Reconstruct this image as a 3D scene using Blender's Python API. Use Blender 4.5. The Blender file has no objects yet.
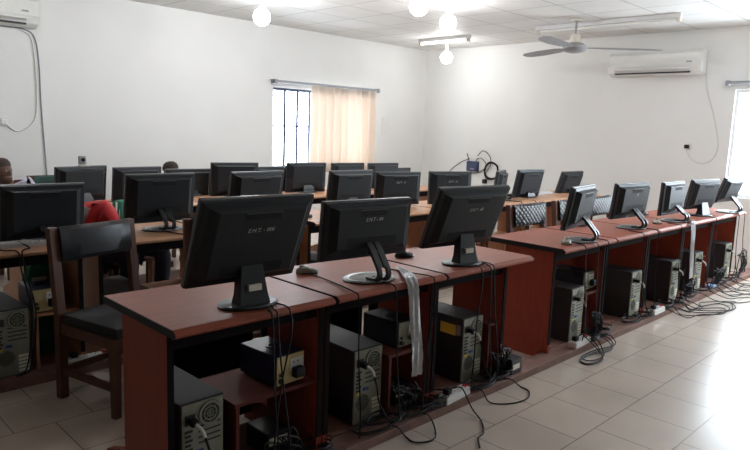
import bpy, bmesh, math, random
from mathutils import Vector, Matrix, noise
random.seed(7)
PI = math.pi
SC = bpy.context.scene
COL = SC.collection

# ------------------------------------------------------------------ materials
def mat(name, col, rough=.6, var=.06, nscale=12, metal=0, bump=0, spec=.5, stretch=None, trans=0, alpha=1, coat=0):
    m = bpy.data.materials.new(name); m.use_nodes = True
    nt = m.node_tree; b = nt.nodes['Principled BSDF']
    tc = nt.nodes.new('ShaderNodeTexCoord'); mp = nt.nodes.new('ShaderNodeMapping')
    if stretch: mp.inputs['Scale'].default_value = stretch
    nz = nt.nodes.new('ShaderNodeTexNoise'); nz.inputs['Scale'].default_value = nscale; nz.inputs['Detail'].default_value = 4
    nt.links.new(tc.outputs['Object'], mp.inputs['Vector']); nt.links.new(mp.outputs[0], nz.inputs['Vector'])
    cr = nt.nodes.new('ShaderNodeValToRGB')
    cr.color_ramp.elements[0].position = .3; cr.color_ramp.elements[1].position = .7
    cr.color_ramp.elements[0].color = tuple(max(0, c*(1-var)) for c in col)+(1,)
    cr.color_ramp.elements[1].color = tuple(min(1, c*(1+var)) for c in col)+(1,)
    nt.links.new(nz.outputs['Fac'], cr.inputs[0]); nt.links.new(cr.outputs[0], b.inputs['Base Color'])
    b.inputs['Roughness'].default_value = rough; b.inputs['Metallic'].default_value = metal
    b.inputs['Specular IOR Level'].default_value = spec
    b.inputs['Transmission Weight'].default_value = trans; b.inputs['Alpha'].default_value = alpha
    b.inputs['Coat Weight'].default_value = coat
    if bump:
        bp = nt.nodes.new('ShaderNodeBump'); bp.inputs['Strength'].default_value = bump; bp.inputs['Distance'].default_value = .003
        nt.links.new(nz.outputs['Fac'], bp.inputs['Height']); nt.links.new(bp.outputs[0], b.inputs['Normal'])
    return m
def emit(name, col, s):
    m = bpy.data.materials.new(name); m.use_nodes = True
    nt = m.node_tree; nt.nodes.clear()
    e = nt.nodes.new('ShaderNodeEmission'); e.inputs[0].default_value = col+(1,); e.inputs[1].default_value = s
    o = nt.nodes.new('ShaderNodeOutputMaterial'); nt.links.new(e.outputs[0], o.inputs[0]); return m
M = {}
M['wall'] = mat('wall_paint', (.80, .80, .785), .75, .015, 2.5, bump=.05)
M['wall_rear'] = mat('wall_rear_darkened', (.16, .14, .12), .8, .03, 2.5)  # unseen walls coloured dark so less light bounces onto the desk fronts
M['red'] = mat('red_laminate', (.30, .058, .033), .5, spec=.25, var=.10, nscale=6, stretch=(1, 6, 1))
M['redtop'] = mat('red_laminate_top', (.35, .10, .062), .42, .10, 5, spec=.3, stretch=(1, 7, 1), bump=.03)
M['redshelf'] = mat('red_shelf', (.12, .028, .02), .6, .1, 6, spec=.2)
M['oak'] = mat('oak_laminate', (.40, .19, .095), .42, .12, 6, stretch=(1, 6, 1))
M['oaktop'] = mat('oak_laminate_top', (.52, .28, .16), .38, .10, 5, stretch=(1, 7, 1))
M['tan'] = mat('tan_board', (.50, .27, .12), .6, .08, 7)
M['edge'] = mat('black_edge', (.018, .016, .020), .6, .1, spec=.3)
M['blackply'] = mat('black_board', (.012, .009, .009), .9, .1, spec=.1)
M['rail'] = mat('dusty_rail', (.20, .105, .08), .7, .2, 14)
M['plastic'] = mat('black_plastic', (.017, .021, .024), .38, .12, 30)
M['plastic2'] = mat('black_plastic_bulge', (.017, .021, .025), .5, .10, 40, spec=.35, bump=.03)
M['bezel'] = mat('bezel_edge', (.075, .08, .088), .3, .05, 30)
M['screen'] = mat('screen_glass', (.012, .012, .014), .15, .02)
M['slot'] = mat('slot_dark', (.006, .006, .007), .8, .02)
M['ring'] = mat('silver_ring', (.33, .34, .35), .3, .05, 20, metal=.5)
M['ink'] = mat('white_ink', (.52, .53, .50), .7, .1, 60)
M['sticker'] = mat('sticker', (.75, .72, .60), .6, .05, 60)
M['case'] = mat('case_steel_black', (.013, .013, .016), .62, .12, 20)
M['zinc'] = mat('zinc_panel', (.27, .28, .22), .5, .12, 30, metal=.3)
M['grille'] = mat('grille_dark', (.03, .03, .03), .7, .05)
M['yellow'] = mat('yellow_tag', (.70, .50, .05), .6, .05)
M['portblue'] = mat('port_blue', (.03, .06, .25), .5, .05)
M['cable'] = mat('cable_rubber', (.010, .010, .012), .6, .1, 40, spec=.25)
M['cablegrey'] = mat('cable_grey', (.30, .31, .33), .5, .1, 40)
M['cablewhite'] = mat('cable_white', (.68, .67, .64), .5, .05, 40)
M['white'] = mat('white_plastic', (.78, .78, .75), .35, .02, 20)
M['offwhite'] = mat('ivory_plastic', (.58, .53, .45), .45, .03, 20)
M['avrblue'] = mat('navy_metal', (.012, .02, .075), .35, .1, 20)
M['avrface'] = mat('ivory_face', (.62, .50, .24), .5, .08, 20)
M['fan'] = mat('fan_metal', (.30, .30, .31), .5, .05, 10, metal=.2)
M['vinyl'] = mat('black_vinyl', (.020, .021, .026), .33, .12, 25, bump=.15)
M['chairwood'] = mat('chair_wood', (.115, .045, .025), .5, .2, 8, stretch=(4, 4, 1))
M['seatcloth'] = mat('seat_cloth', (.02, .02, .022), .8, .1, 40)
M['skin'] = mat('skin', (.12, .065, .045), .5, .08, 12)
M['hair'] = mat('hair', (.035, .024, .020), .9, .2, 60, bump=.3)
M['redcloth'] = mat('red_cloth', (.50, .015, .02), .8, .1, 12, bump=.1)
M['greencloth'] = mat('green_cloth', (.012, .16, .09), .7, .1, 12)
M['greenpad'] = mat('dark_green_pad', (.012, .05, .038), .6, .1, 12)
M['lavcloth'] = mat('lavender_cloth', (.50, .50, .62), .8, .05, 12)
M['navycloth'] = mat('navy_cloth', (.02, .025, .05), .8, .1, 12)
M['whitecloth'] = mat('white_stripe', (.75, .75, .75), .8, .05, 12)
M['paper'] = mat('paper', (.72, .72, .70), .7, .03, 8)
M['steel'] = mat('window_steel', (.035, .045, .09), .5, .1, 10)
M['frame_white'] = mat('frame_white', (.70, .70, .70), .5, .03, 10)
M['ceilgrid'] = mat('ceiling_grid', (.42, .41, .39), .5, .05, 10)
M['mouse'] = mat('mouse_grey', (.34, .33, .27), .4, .1, 20)
M['eye'] = mat('eye_white', (.30, .28, .26), .3, .02)
M['bulb'] = emit('lit_bulb', (.97, .985, 1), 105)
M['bulb_dim'] = emit('lit_bulb_dim', (.97, .985, 1), 55)
M['tube_lit'] = emit('lit_tube', (1, .97, .88), 8)
M['kbd'] = mat('keyboard_light', (.50, .50, .50), .5, .05, 20)
M['keys'] = mat('keycaps', (.62, .62, .60), .5, .06, 60)

# plastic film (translucent)
m = mat('plastic_film', (.80, .82, .86), .3, .12, 30, bump=.6, trans=.35); M['film'] = m
# curtain with translucency
m = bpy.data.materials.new('curtain_cloth'); m.use_nodes = True
nt = m.node_tree; b = nt.nodes['Principled BSDF']; out = nt.nodes['Material Output']
wv = nt.nodes.new('ShaderNodeTexNoise'); wv.inputs['Scale'].default_value = 60
cr = nt.nodes.new('ShaderNodeValToRGB'); cr.color_ramp.elements[0].color = (.78, .69, .61, 1); cr.color_ramp.elements[1].color = (.84, .76, .69, 1)
nt.links.new(wv.outputs['Fac'], cr.inputs[0]); nt.links.new(cr.outputs[0], b.inputs['Base Color']); b.inputs['Roughness'].default_value = .9
tr = nt.nodes.new('ShaderNodeBsdfTranslucent'); nt.links.new(cr.outputs[0], tr.inputs[0])
mx = nt.nodes.new('ShaderNodeMixShader'); mx.inputs[0].default_value = .32
nt.links.new(b.outputs[0], mx.inputs[1]); nt.links.new(tr.outputs[0], mx.inputs[2]); nt.links.new(mx.outputs[0], out.inputs[0]); M['curtain'] = m
# glass
m = bpy.data.materials.new('window_glass'); m.use_nodes = True
nt = m.node_tree; nt.nodes.clear(); o = nt.nodes.new('ShaderNodeOutputMaterial')
t = nt.nodes.new('ShaderNodeBsdfTransparent'); t.inputs[0].default_value = (.95, .97, .98, 1)
g = nt.nodes.new('ShaderNodeBsdfGlossy'); g.inputs['Roughness'].default_value = .02
mx = nt.nodes.new('ShaderNodeMixShader'); mx.inputs[0].default_value = .06
nt.links.new(t.outputs[0], mx.inputs[1]); nt.links.new(g.outputs[0], mx.inputs[2]); nt.links.new(mx.outputs[0], o.inputs[0]); M['glass'] = m

def tile_mat(name, bw, bh, off, loc, c1, c2, mortar, msize, rough, var=.04, bump=.3):
    m = bpy.data.materials.new(name); m.use_nodes = True
    nt = m.node_tree; b = nt.nodes['Principled BSDF']
    tc = nt.nodes.new('ShaderNodeTexCoord'); mp = nt.nodes.new('ShaderNodeMapping'); mp.inputs['Location'].default_value = loc
    br = nt.nodes.new('ShaderNodeTexBrick'); br.offset = off; br.offset_frequency = 2; br.squash = 1
    br.inputs['Scale'].default_value = 1; br.inputs['Mortar Size'].default_value = msize; br.inputs['Mortar Smooth'].default_value = .1
    br.inputs['Brick Width'].default_value = bw; br.inputs['Row Height'].default_value = bh
    br.inputs['Color1'].default_value = c1+(1,); br.inputs['Color2'].default_value = c2+(1,); br.inputs['Mortar'].default_value = mortar+(1,)
    nt.links.new(tc.outputs['Object'], mp.inputs[0]); nt.links.new(mp.outputs[0], br.inputs['Vector'])
    nz = nt.nodes.new('ShaderNodeTexNoise'); nz.inputs['Scale'].default_value = 3; nz.inputs['Detail'].default_value = 6
    nt.links.new(tc.outputs['Object'], nz.inputs['Vector'])
    mr = nt.nodes.new('ShaderNodeMapRange'); mr.inputs[1].default_value = .3; mr.inputs[2].default_value = .7; mr.inputs[3].default_value = 1-var; mr.inputs[4].default_value = 1+var
    nt.links.new(nz.outputs['Fac'], mr.inputs[0])
    mul = nt.nodes.new('ShaderNodeMix'); mul.data_type = 'RGBA'; mul.blend_type = 'MULTIPLY'; mul.inputs[0].default_value = 1
    nt.links.new(br.outputs['Color'], mul.inputs[6]); nt.links.new(mr.outputs[0], mul.inputs[7]); nt.links.new(mul.outputs[2], b.inputs['Base Color'])
    b.inputs['Roughness'].default_value = rough
    bp = nt.nodes.new('ShaderNodeBump'); bp.invert = True; bp.inputs['Strength'].default_value = bump; bp.inputs['Distance'].default_value = .002
    nt.links.new(br.outputs['Fac'], bp.inputs['Height']); nt.links.new(bp.outputs[0], b.inputs['Normal'])
    return m
M['floor'] = tile_mat('floor_tiles', .356, .35, .5, (-3.12+.356*20, -.995+.35*20, 0), (.56, .475, .40), (.60, .51, .43), (.27, .22, .185), .003, .27, .06)
M['ceiling'] = tile_mat('ceiling_panels', .6, .6, 0, (.05, .1, 0), (.72, .71, .69), (.70, .69, .67), (.36, .355, .34), .007, .55, .03)

# ------------------------------------------------------------------ mesh builder
def smooth(pts, n=5):
    P = [Vector(p) for p in pts]
    if len(P) < 3: return P
    P = [P[0]*2-P[1]]+P+[P[-1]*2-P[-2]]; out = []
    for i in range(1, len(P)-2):
        a, b, c, d = P[i-1:i+3]
        for k in range(n):
            t = k/n
            out.append(.5*((2*b)+(-a+c)*t+(2*a-5*b+4*c-d)*t*t+(-a+3*b-3*c+d)*t**3))
    out.append(P[-2]); return out
class MB:
    def __init__(s): s.bm = bmesh.new(); s.M = Matrix.Identity(4)
    def v(s, p): return s.bm.verts.new(s.M @ Vector(p))
    def face(s, vs):
        try: return s.bm.faces.new(vs)
        except ValueError: return None
    def box(s, x0, x1, y0, y1, z0, z1, r=0):
        vs = [s.v((x, y, z)) for x in (x0, x1) for y in (y0, y1) for z in (z0, z1)]
        F = [(0, 1, 3, 2), (4, 6, 7, 5), (0, 4, 5, 1), (2, 3, 7, 6), (0, 2, 6, 4), (1, 5, 7, 3)]
        fs = [s.face([vs[i] for i in f]) for f in F]
        if r:
            ed = list({e for f in fs for e in f.edges})
            bmesh.ops.bevel(s.bm, geom=ed, offset=r, segments=2, profile=.6, affect='EDGES')
        return s
    def cbox(s, c, sz, r=0): return s.box(c[0]-sz[0]/2, c[0]+sz[0]/2, c[1]-sz[1]/2, c[1]+sz[1]/2, c[2]-sz[2]/2, c[2]+sz[2]/2, r)
    def loft(s, rings, cap=True):
        R = [[s.v(p) for p in r] for r in rings]; n = len(R[0])
        for a, b in zip(R, R[1:]):
            for i in range(n): s.face([a[i], a[(i+1) % n], b[(i+1) % n], b[i]])
        if cap: s.face(R[0][::-1]); s.face(R[-1])
        return s
    def tube(s, pts, r, n=6, sm=5, rr=None):
        P = smooth(pts, sm) if sm else [Vector(p) for p in pts]
        rings = []; N = None
        for i, p in enumerate(P):
            t = (P[min(i+1, len(P)-1)]-P[max(i-1, 0)])
            if t.length < 1e-9: t = Vector((0, 0, 1))
            t.normalize()
            if N is None:
                N = t.orthogonal().normalized()
            else:
                N = (N-t*N.dot(t));
                if N.length < 1e-6: N = t.orthogonal()
                N.normalize()
            B = t.cross(N); q = rr[i*(len(rr)-1)//max(1, len(P)-1)] if rr else r
            rings.append([p+N*math.cos(2*PI*k/n)*q+B*math.sin(2*PI*k/n)*q for k in range(n)])
        return s.loft(rings)
    def cyl(s, a, b, r, n=16, r2=None): return s.tube([a, b], r, n, 0, [r, r2 if r2 is not None else r])
    def lathe(s, prof, c=(0, 0, 0), n=24, sx=1, sy=1):
        return s.loft([[(c[0]+r*sx*math.cos(2*PI*k/n), c[1]+r*sy*math.sin(2*PI*k/n), c[2]+z) for k in range(n)] for r, z in prof])
    def ball(s, c, r, n=12, sc=(1, 1, 1)):
        m2 = 8
        return s.loft([[(c[0]+r*sc[0]*math.sin(PI*(j+.02)/(m2+.04))*math.cos(2*PI*k/n), c[1]+r*sc[1]*math.sin(PI*(j+.02)/(m2+.04))*math.sin(2*PI*k/n), c[2]-r*sc[2]*math.cos(PI*(j+.02)/(m2+.04))) for k in range(n)] for j in range(m2+1)])
    def prism(s, prof, a0, a1, axis='x'):
        f = {'x': lambda a, p: (a, p[0], p[1]), 'y': lambda a, p: (p[0], a, p[1]), 'z': lambda a, p: (p[0], p[1], a)}[axis]
        return s.loft([[f(a0, p) for p in prof], [f(a1, p) for p in prof]])
    def ring(s, c, r0, r1, h, n=24, ax='y'):
        def f(r, z, k):
            a = 2*PI*k/n; u, w = r*math.cos(a), r*math.sin(a)
            return (c[0]+u, c[1]+z, c[2]+w) if ax == 'y' else (c[0]+u, c[1]+w, c[2]+z)
        pr = [(r0, 0), (r1, 0), (r1, h), (r0, h), (r0, 0)]
        R = [[s.v(f(r, z, k)) for k in range(n)] for r, z in pr[:4]]
        for j in range(4):
            a, b = R[j], R[(j+1) % 4]
            for k in range(n): s.face([a[k], a[(k+1) % n], b[(k+1) % n], b[k]])
        return s
    def build(s, name, m, parent=None, shade=False, loc=None):
        bmesh.ops.recalc_face_normals(s.bm, faces=s.bm.faces)
        me = bpy.data.meshes.new(name); s.bm.to_mesh(me); s.bm.free()
        me.materials.append(M[m] if isinstance(m, str) else m)
        if shade:
            for p in me.polygons: p.use_smooth = True
        o = bpy.data.objects.new(name, me); COL.objects.link(o)
        if parent: o.parent = parent
        if loc: o.location = loc
        if shade and len(me.polygons) > 8:
            try: me.set_sharp_from_angle(angle=R_(40))
            except Exception: pass
        return o
def R_(d): return d*PI/180
def thing(name, label, cat, loc=(0, 0, 0), rz=0, group=None):
    o = bpy.data.objects.new(name, None); COL.objects.link(o); o.empty_display_size = .05
    o.location = loc; o.rotation_euler = (0, 0, rz); return tag(o, label, cat, group)
def tag(o, label, cat, group=None):
    o['label'] = label; o['category'] = cat
    if group: o['group'] = group
    return o
def struct(o, label=None):
    o['kind'] = 'structure'
    if label: o['label'] = label
    return o
def dup(root, loc, rz=None, label=None, group=None):
    def cp(o, par):
        c = o.copy(); COL.objects.link(c)
        if par: c.parent = par
        for ch in [x for x in list(o.children)]: cp(ch, c)
        return c
    r = cp(root, None); r.location = loc
    if rz is not None: r.rotation_euler = (0, 0, rz)
    if label: r['label'] = label
    if group: r['group'] = group
    return r

# ------------------------------------------------------------------ room
XW, YW, ZC = 8.15, 7.1, 2.72
X0, Y0 = -3.0, -2.2
struct(MB().box(X0-.2, XW+.2, Y0-.2, YW+.2, -.1, 0).build('floor', 'floor'), 'cream ceramic tiles laid in staggered rows')
struct(MB().box(X0-.2, XW+.2, Y0-.2, YW+.2, ZC, ZC+.1).build('ceiling', 'ceiling'), 'suspended ceiling of pale square panels')
# back wall with window 1 opening
W1 = (5.10, 6.92, .86, 1.93)
b = MB(); b.box(X0, W1[0], YW, YW+.18, 0, ZC); b.box(W1[1], XW+.18, YW, YW+.18, 0, ZC)
b.box(W1[0], W1[1], YW, YW+.18, 0, W1[2]); b.box(W1[0], W1[1], YW, YW+.18, W1[3], ZC); struct(b.build('wall_back', 'wall'))
# right wall with window 2 opening widened out of view for more floor light
W2 = (-.6, 2.44, .80, 2.02)
b = MB(); b.box(XW, XW+.18, W2[1], YW, 0, ZC); b.box(XW, XW+.18, Y0, W2[0], 0, ZC)
for w in (W2,): b.box(XW, XW+.18, w[0], w[1], 0, w[2]); b.box(XW, XW+.18, w[0], w[1], w[3], ZC)
struct(b.build('wall_right', 'wall'))
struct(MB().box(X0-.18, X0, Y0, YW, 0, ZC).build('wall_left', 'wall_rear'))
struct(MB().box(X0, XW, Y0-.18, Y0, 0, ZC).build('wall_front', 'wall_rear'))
# window 1
w = struct(bpy.data.objects.new('window_1', None), 'barred window half covered by a beige curtain'); COL.objects.link(w); w.location = (W1[0], YW+.04, W1[2])
ww, wh = W1[1]-W1[0], W1[3]-W1[2]
b = MB(); t = .035
b.box(0, ww, 0, .05, 0, t); b.box(0, ww, 0, .05, wh-t, wh); b.box(0, t, 0, .05, t, wh-t); b.box(ww-t, ww, 0, .05, t, wh-t); b.box(ww/2-.02, ww/2+.02, 0, .05, t, wh-t)
b.build('window_frame', 'steel', w)
for k in range(1, 12): MB().cyl((k*ww/8.6 if k < 9 else ww, -.012, .02), (k*ww/8.6 if k < 9 else ww, -.012, wh-.02), .018, 8).build('window_bar', 'steel', w) if k < 9 else None
MB().box(0, ww, -.02, -.006, wh*.52, wh*.52+.022).build('cross_bar', 'steel', w)
MB().box(t, ww-t, .022, .028, t, wh-t).build('window_pane', 'glass', w)
for i, wd in enumerate((W2,)):
    w = struct(bpy.data.objects.new('window_%d' % (i+2), None), 'bright daylight window on the right wall'); COL.objects.link(w); w.location = (XW+.04, wd[0], wd[2])
    ww, wh = wd[1]-wd[0], wd[3]-wd[2]; b = MB()
    b.box(0, .05, 0, ww, 0, t); b.box(0, .05, 0, ww, wh-t, wh); b.box(0, .05, 0, t, t, wh-t); b.box(0, .05, ww-t, ww, t, wh-t); b.box(0, .05, ww/2-.02, ww/2+.02, t, wh-t)
    b.build('window_frame', 'frame_white', w); MB().box(.022, .028, t, ww-t, t, wh-t).build('window_pane', 'glass', w)

# curtain + rail of window 1
cr = thing('curtain_rail', 'long pale curtain rail above the barred window', 'curtain rail', (5.06, 7.06, 2.0))
MB().box(0, 1.93, -.05, -.0, -.012, .022, .004).build('rail_body', 'cablegrey', cr)
for x in (.02, 1.91): MB().box(x-.02, x+.02, -.06, .04, -.03, .03, .004).build('bracket', 'cablegrey', cr)
def curtain(name, label, p0, p1, z0, z1, folds, amp, seed, cat='curtain'):
    rnd = random.Random(seed); L = (Vector(p1)-Vector(p0)).length; d = (Vector(p1)-Vector(p0)).normalized(); n = Vector((-d.y, d.x, 0))
    N = folds*10; b = MB(); ph = [rnd.uniform(.7, 1.3) for _ in range(folds+1)]
    def pt(i, z, off):
        a = i/N; k = ph[int(a*folds)]
        fl = 1+.25*(z1-z)/(z1-z0)
        y = amp*k*math.sin(2*PI*a*folds)*fl+.3*amp*math.sin(2*PI*a*folds*.37+z*2)
        p = Vector(p0)+d*(a*L)+n*(y+off); return (p.x, p.y, z)
    zs = [z0+(z1-z0)*j/8 for j in range(9)]
    for off in (0,):
        g = [[b.v(pt(i, z, off)) for z in zs] for i in range(N+1)]
        for i in range(N):
            for j in range(8): b.face([g[i][j], g[i+1][j], g[i+1][j+1], g[i][j+1]])
    o = b.build(name, 'curtain', None, True); sol = o.modifiers.new('thick', 'SOLIDIFY'); sol.thickness = .003
    return tag(o, label, cat)
curtain('curtain', 'beige pleated curtain drawn over the right part of the barred window', (5.66, 7.0, 0), (6.90, 7.0, 0), .80, 1.985, 9, .042, 3)
# second window curtain rail and side curtain
cr = thing('curtain_rail', 'pale curtain rail end above the bright window on the right wall', 'curtain rail', (8.11, -.7, 2.09))
MB().box(-.05, 0, 0, 3.23, -.012, .022, .004).build('rail_body', 'cablegrey', cr)
for y in (.02, 3.21): MB().box(-.06, .04, y-.02, y+.02, -.03, .03, .004).build('bracket', 'cablegrey', cr)
# notice on back wall
tag(MB().box(7.15, 7.31, 7.090, 7.097, 1.35, 1.61).build('wall_notice', 'white'), 'small pale paper notice fixed to the wall right of the barred window', 'notice')
# skirting
struct(MB().box(X0, XW, YW-.012, YW, 0, .08).build('baseboard_back', 'frame_white')); struct(MB().box(XW-.012, XW, W2[1], YW, 0, .08).build('baseboard_right', 'frame_white'))

# ------------------------------------------------------------------ air conditioners
def aircon(loc, rz, L, label, open_flap):
    r = thing('air_conditioner', label, 'air conditioner', loc, rz)   # local +X along wall, -Y out into the room
    prof = [(0, 0), (0, .28), (-.14, .28), (-.19, .24), (-.20, .10), (-.17, .03), (-.10, 0)]
    MB().prism(prof, 0, L).build('casing', 'white', r)
    MB().box(.03, L-.03, -.206, -.198, .10, .235, .003).build('front_panel', 'white', r)
    b = MB()
    for k in range(3): b.box(.1, L-.12, -.19+.02*k, -.18+.02*k, .012+.006*k, .03+.006*k)
    b.build('air_outlet', 'grille', r)
    f = MB(); f.M = Matrix.Translation((0, -.19, .05)) @ Matrix.Rotation(R_(-25), 4, 'X'); f.box(.1, L-.12, -.045, .0, -.004, .004, .002)
    f.build('louvre_flap', 'white', r)
    MB().box(L-.16, L-.10, -.210, -.205, .13, .145).build('display_light', 'ring', r)
    return r
aircon((8.15, 3.90, 2.20), R_(-90), 1.12, 'white split air conditioner high on the right wall beside the fan', True)
aircon((.95, 7.10, 2.29), 0, 1.25, 'white split air conditioner at the upper left corner of the photo', False)
def cable(name, label, pts, r=.004, m='cable', cat='cable', group=None, sm=6):
    o = MB().tube(pts, r, 6, sm).build(name, m, None, True); return tag(o, label, cat, group)
X = XW-.007
cable('power_cable', 'thin grey cable hanging in a loop below the right wall air conditioner', [(X, 2.78, 2.21), (X, 2.74, 2.0), (X, 2.65, 1.75), (X, 2.57, 1.45), (X, 2.57, 1.3), (X, 2.63, 1.2), (X, 2.73, 1.17), (X, 2.84, 1.21), (X, 2.9, 1.30), (X, 2.91, 1.345)], .006, 'cablewhite')
o = thing('wall_socket', 'small dark plug in a wall socket below the right air conditioner', 'socket', (XW, 2.90, 1.36))
MB().box(-.012, 0, -.04, .04, -.04, .04, .003).build('plate', 'white', o); MB().box(-.045, -.012, -.025, .025, -.025, .02, .006).build('plug', 'cable', o)
Y = YW-.008
cable('power_cable', 'dark grey cable running down the wall from the left air conditioner', [(1.9, Y, 2.285), (2.1, Y, 2.28), (2.2, Y, 2.22), (2.235, Y, 2.0), (2.24, Y, 1.6), (2.255, Y, 1.2), (2.27, Y, .8), (2.28, Y, .4)], .007, 'cablegrey')
cable('power_cable', 'pale cable looping from the left air conditioner to its wall socket', [(2.05, Y, 2.28), (2.17, Y, 2.2), (2.2, Y, 1.9), (2.2, Y, 1.55), (2.16, Y, 1.38), (2.05, Y, 1.29), (1.97, Y, 1.30), (1.9, Y, 1.37)], .006, 'cablewhite')
o = thing('wall_socket', 'small white socket on the back wall below the left air conditioner', 'socket', (1.88, YW, 1.38))
MB().box(-.045, .045, -.012, 0, -.045, .045, .003).build('plate', 'white', o); MB().box(-.02, .03, -.05, -.012, -.03, .02, .006).build('plug', 'white', o)

# ------------------------------------------------------------------ ceiling fan, fluorescent fittings, bulbs
fx, fy = 6.72, 3.70
fan = thing('ceiling_fan', 'three-bladed grey ceiling fan near the right wall', 'ceiling fan', (fx, fy, 2.40))
MB().lathe([(.015, .285), (.05, .29), (.055, .31), (.045, ZC-2.40)]).build('canopy', 'offwhite', fan, True)
MB().cyl((0, 0, .04), (0, 0, .284), .012).build('downrod', 'fan', fan)
MB().lathe([(.0, .15), (.05, .145), (.055, .11), (.05, .05)]).build('motor_cup', 'offwhite', fan, True)
MB().lathe([(.0, .055), (.09, .05), (.13, .02), (.135, -.01), (.11, -.04), (.04, -.055), (0, -.055)]).build('motor_housing', 'fan', fan, True)
for k, a in enumerate((-52, 68, 188)):
    R = Matrix.Rotation(R_(a), 4, 'Z')
    b = MB(); b.M = R; b.box(.10, .24, -.02, .02, -.004, .004); br = b.build('blade_arm', 'fan', fan)
    b = MB(); b.M = R @ Matrix.Rotation(R_(14), 4, 'X')
    prof = [(.2, -.035), (.3, -.06), (.6, -.075), (.85, -.06), (.93, -.03), (.93, .03), (.85, .06), (.6, .07), (.3, .055), (.2, .035)]
    b.loft([[(x, y, .002-.01*x) for x, y in prof], [(x, y, .007-.01*x) for x, y in prof]]); b.build('blade', 'fan', fan)
def fluor(loc, rz, label, lit, h=.85):
    r = thing('fluorescent_fitting', label, 'light fitting', loc, rz)
    MB().box(-h, h, -.03, .03, -.045, 0, .004).build('housing', 'frame_white', r)
    MB().cyl((.05-h, 0, -.062), (h-.05, 0, -.062), .014, 10).build('tube', 'tube_lit' if lit else 'white', r, True)
    for x in (.03-h, h-.03): MB().box(x-.02, x+.02, -.025, .025, -.085, -.03, .004).build('tube_holder', 'offwhite', r)
fluor((7.0, 3.53, ZC), R_(90), 'unlit fluorescent tube fitting on the ceiling beside the fan', False)
fluor((7.1, 5.9, ZC), R_(90), 'glowing fluorescent tube fitting on the ceiling near the far corner', True, .45)
def bulb(loc, label, mt='bulb'):
    r = thing('ceiling_bulb', label, 'light bulb', loc)
    MB().lathe([(.05, ZC-loc[2]), (.05, ZC-loc[2]-.02), (.022, ZC-loc[2]-.03), (.022, .03)]).build('bulb_holder', 'offwhite', r, True)
    MB().ball((0, 0, -.05), .085, 20).build('bulb_glass', mt, r, True)
bulb((3.86, 5.58, 2.55), 'large glaring ceiling bulb at the upper left of the photo')
bulb((4.39, 3.95, 2.57), 'glaring bulb at the top edge of the photo, nearest the camera')
bulb((5.24, 4.31, 2.57), 'glaring bulb in the middle of the ceiling above the far corner glare', 'bulb_dim')
bulb((1.5, 5.3, 2.55), 'unseen bulb added above the left end of the back row to light the left wall')  # added lamp out of view, brightens the left wall
bulb((5.9, 1.3, 2.55), 'unseen bulb added above the floor by the right window to brighten the tiles')  # added lamp out of view, brightens the open floor and desk tops
bulb((7.3, 6.0, 2.52), 'glaring bulb hanging nearest the far corner of the room', 'bulb_dim')

# ------------------------------------------------------------------ desks
DZ = .74
def desk(x0, x1, y0, label, kind='red', div=.30, group=None, li=.006, ri=.006):
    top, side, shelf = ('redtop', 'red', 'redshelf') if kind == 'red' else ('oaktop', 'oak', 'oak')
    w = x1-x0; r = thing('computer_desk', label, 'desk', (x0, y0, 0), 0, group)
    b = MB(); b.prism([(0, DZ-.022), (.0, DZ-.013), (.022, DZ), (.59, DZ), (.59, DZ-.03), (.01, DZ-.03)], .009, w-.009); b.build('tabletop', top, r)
    for a in (.0055, w-.009): MB().prism([(.002, DZ-.022), (.002, DZ-.014), (.022, DZ-.001), (.59, DZ-.001), (.59, DZ-.031), (.01, DZ-.031)], a, a+.0035).build('edge_band', 'edge', r)
    for a in (li, w-.022-ri):
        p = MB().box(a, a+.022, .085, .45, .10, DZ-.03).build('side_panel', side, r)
        MB().box(a-.0005, a+.0225, .080, .086, .10, DZ-.03).build('edge_band', 'blackply', p)
        MB().prism([(.08, .046), (.08, .10), (.13, .12), (.50, .12), (.62, .075), (.64, .0), (.135, .0), (.135, .046)], a-.004, a+.026).build('foot', side, p)
    MB().box(li+.0225, w-ri-.0225, .10, .116, DZ-.10, DZ-.031).build('apron', 'blackply', r)
    MB().box(li+.028, w-ri-.028, .127, .50, .018, .045).build('base_board', 'rail', r)
    if kind == 'red' and x0 < 3: MB().box(.26 if x0 < 1.5 else li+.0225, w-ri-.0225, .572, .586, .05, .47).build('shade_board', 'blackply', r)  # black board added to deepen the shade under the first three desks
    if div:
        MB().box(div, div+.016, .10, .42, .0455, .345).build('divider', shelf, r)
        MB().box(div-.005, w-ri-.0225, .10, .42, .345, .360).build('shelf', shelf, r)
    return r
YA = 1.935
A_X = [.995, 1.73, 2.455, 3.27]
ordn = ['first', 'second', 'third', 'fourth', 'fifth', 'sixth', 'seventh', 'eighth']
A_DESKS = [(.995, 1.728), (1.732, 2.453), (2.457, 3.25), (3.60, 4.328), (4.332, 5.058), (5.062, 5.788), (5.792, 6.518), (6.522, 7.25)]
for i, (a, c) in enumerate(A_DESKS):
    desk(a, c, YA, 'red-brown wooden computer desk, %s from the left in the front row' % ordn[i], 'red', (.31, .43, .52, .53, None, None, .58, None)[i], 'red computer desks of the front row', .02 if i in (0, 3) else .006, {2: .15, 7: .02}.get(i, .006))
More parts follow.
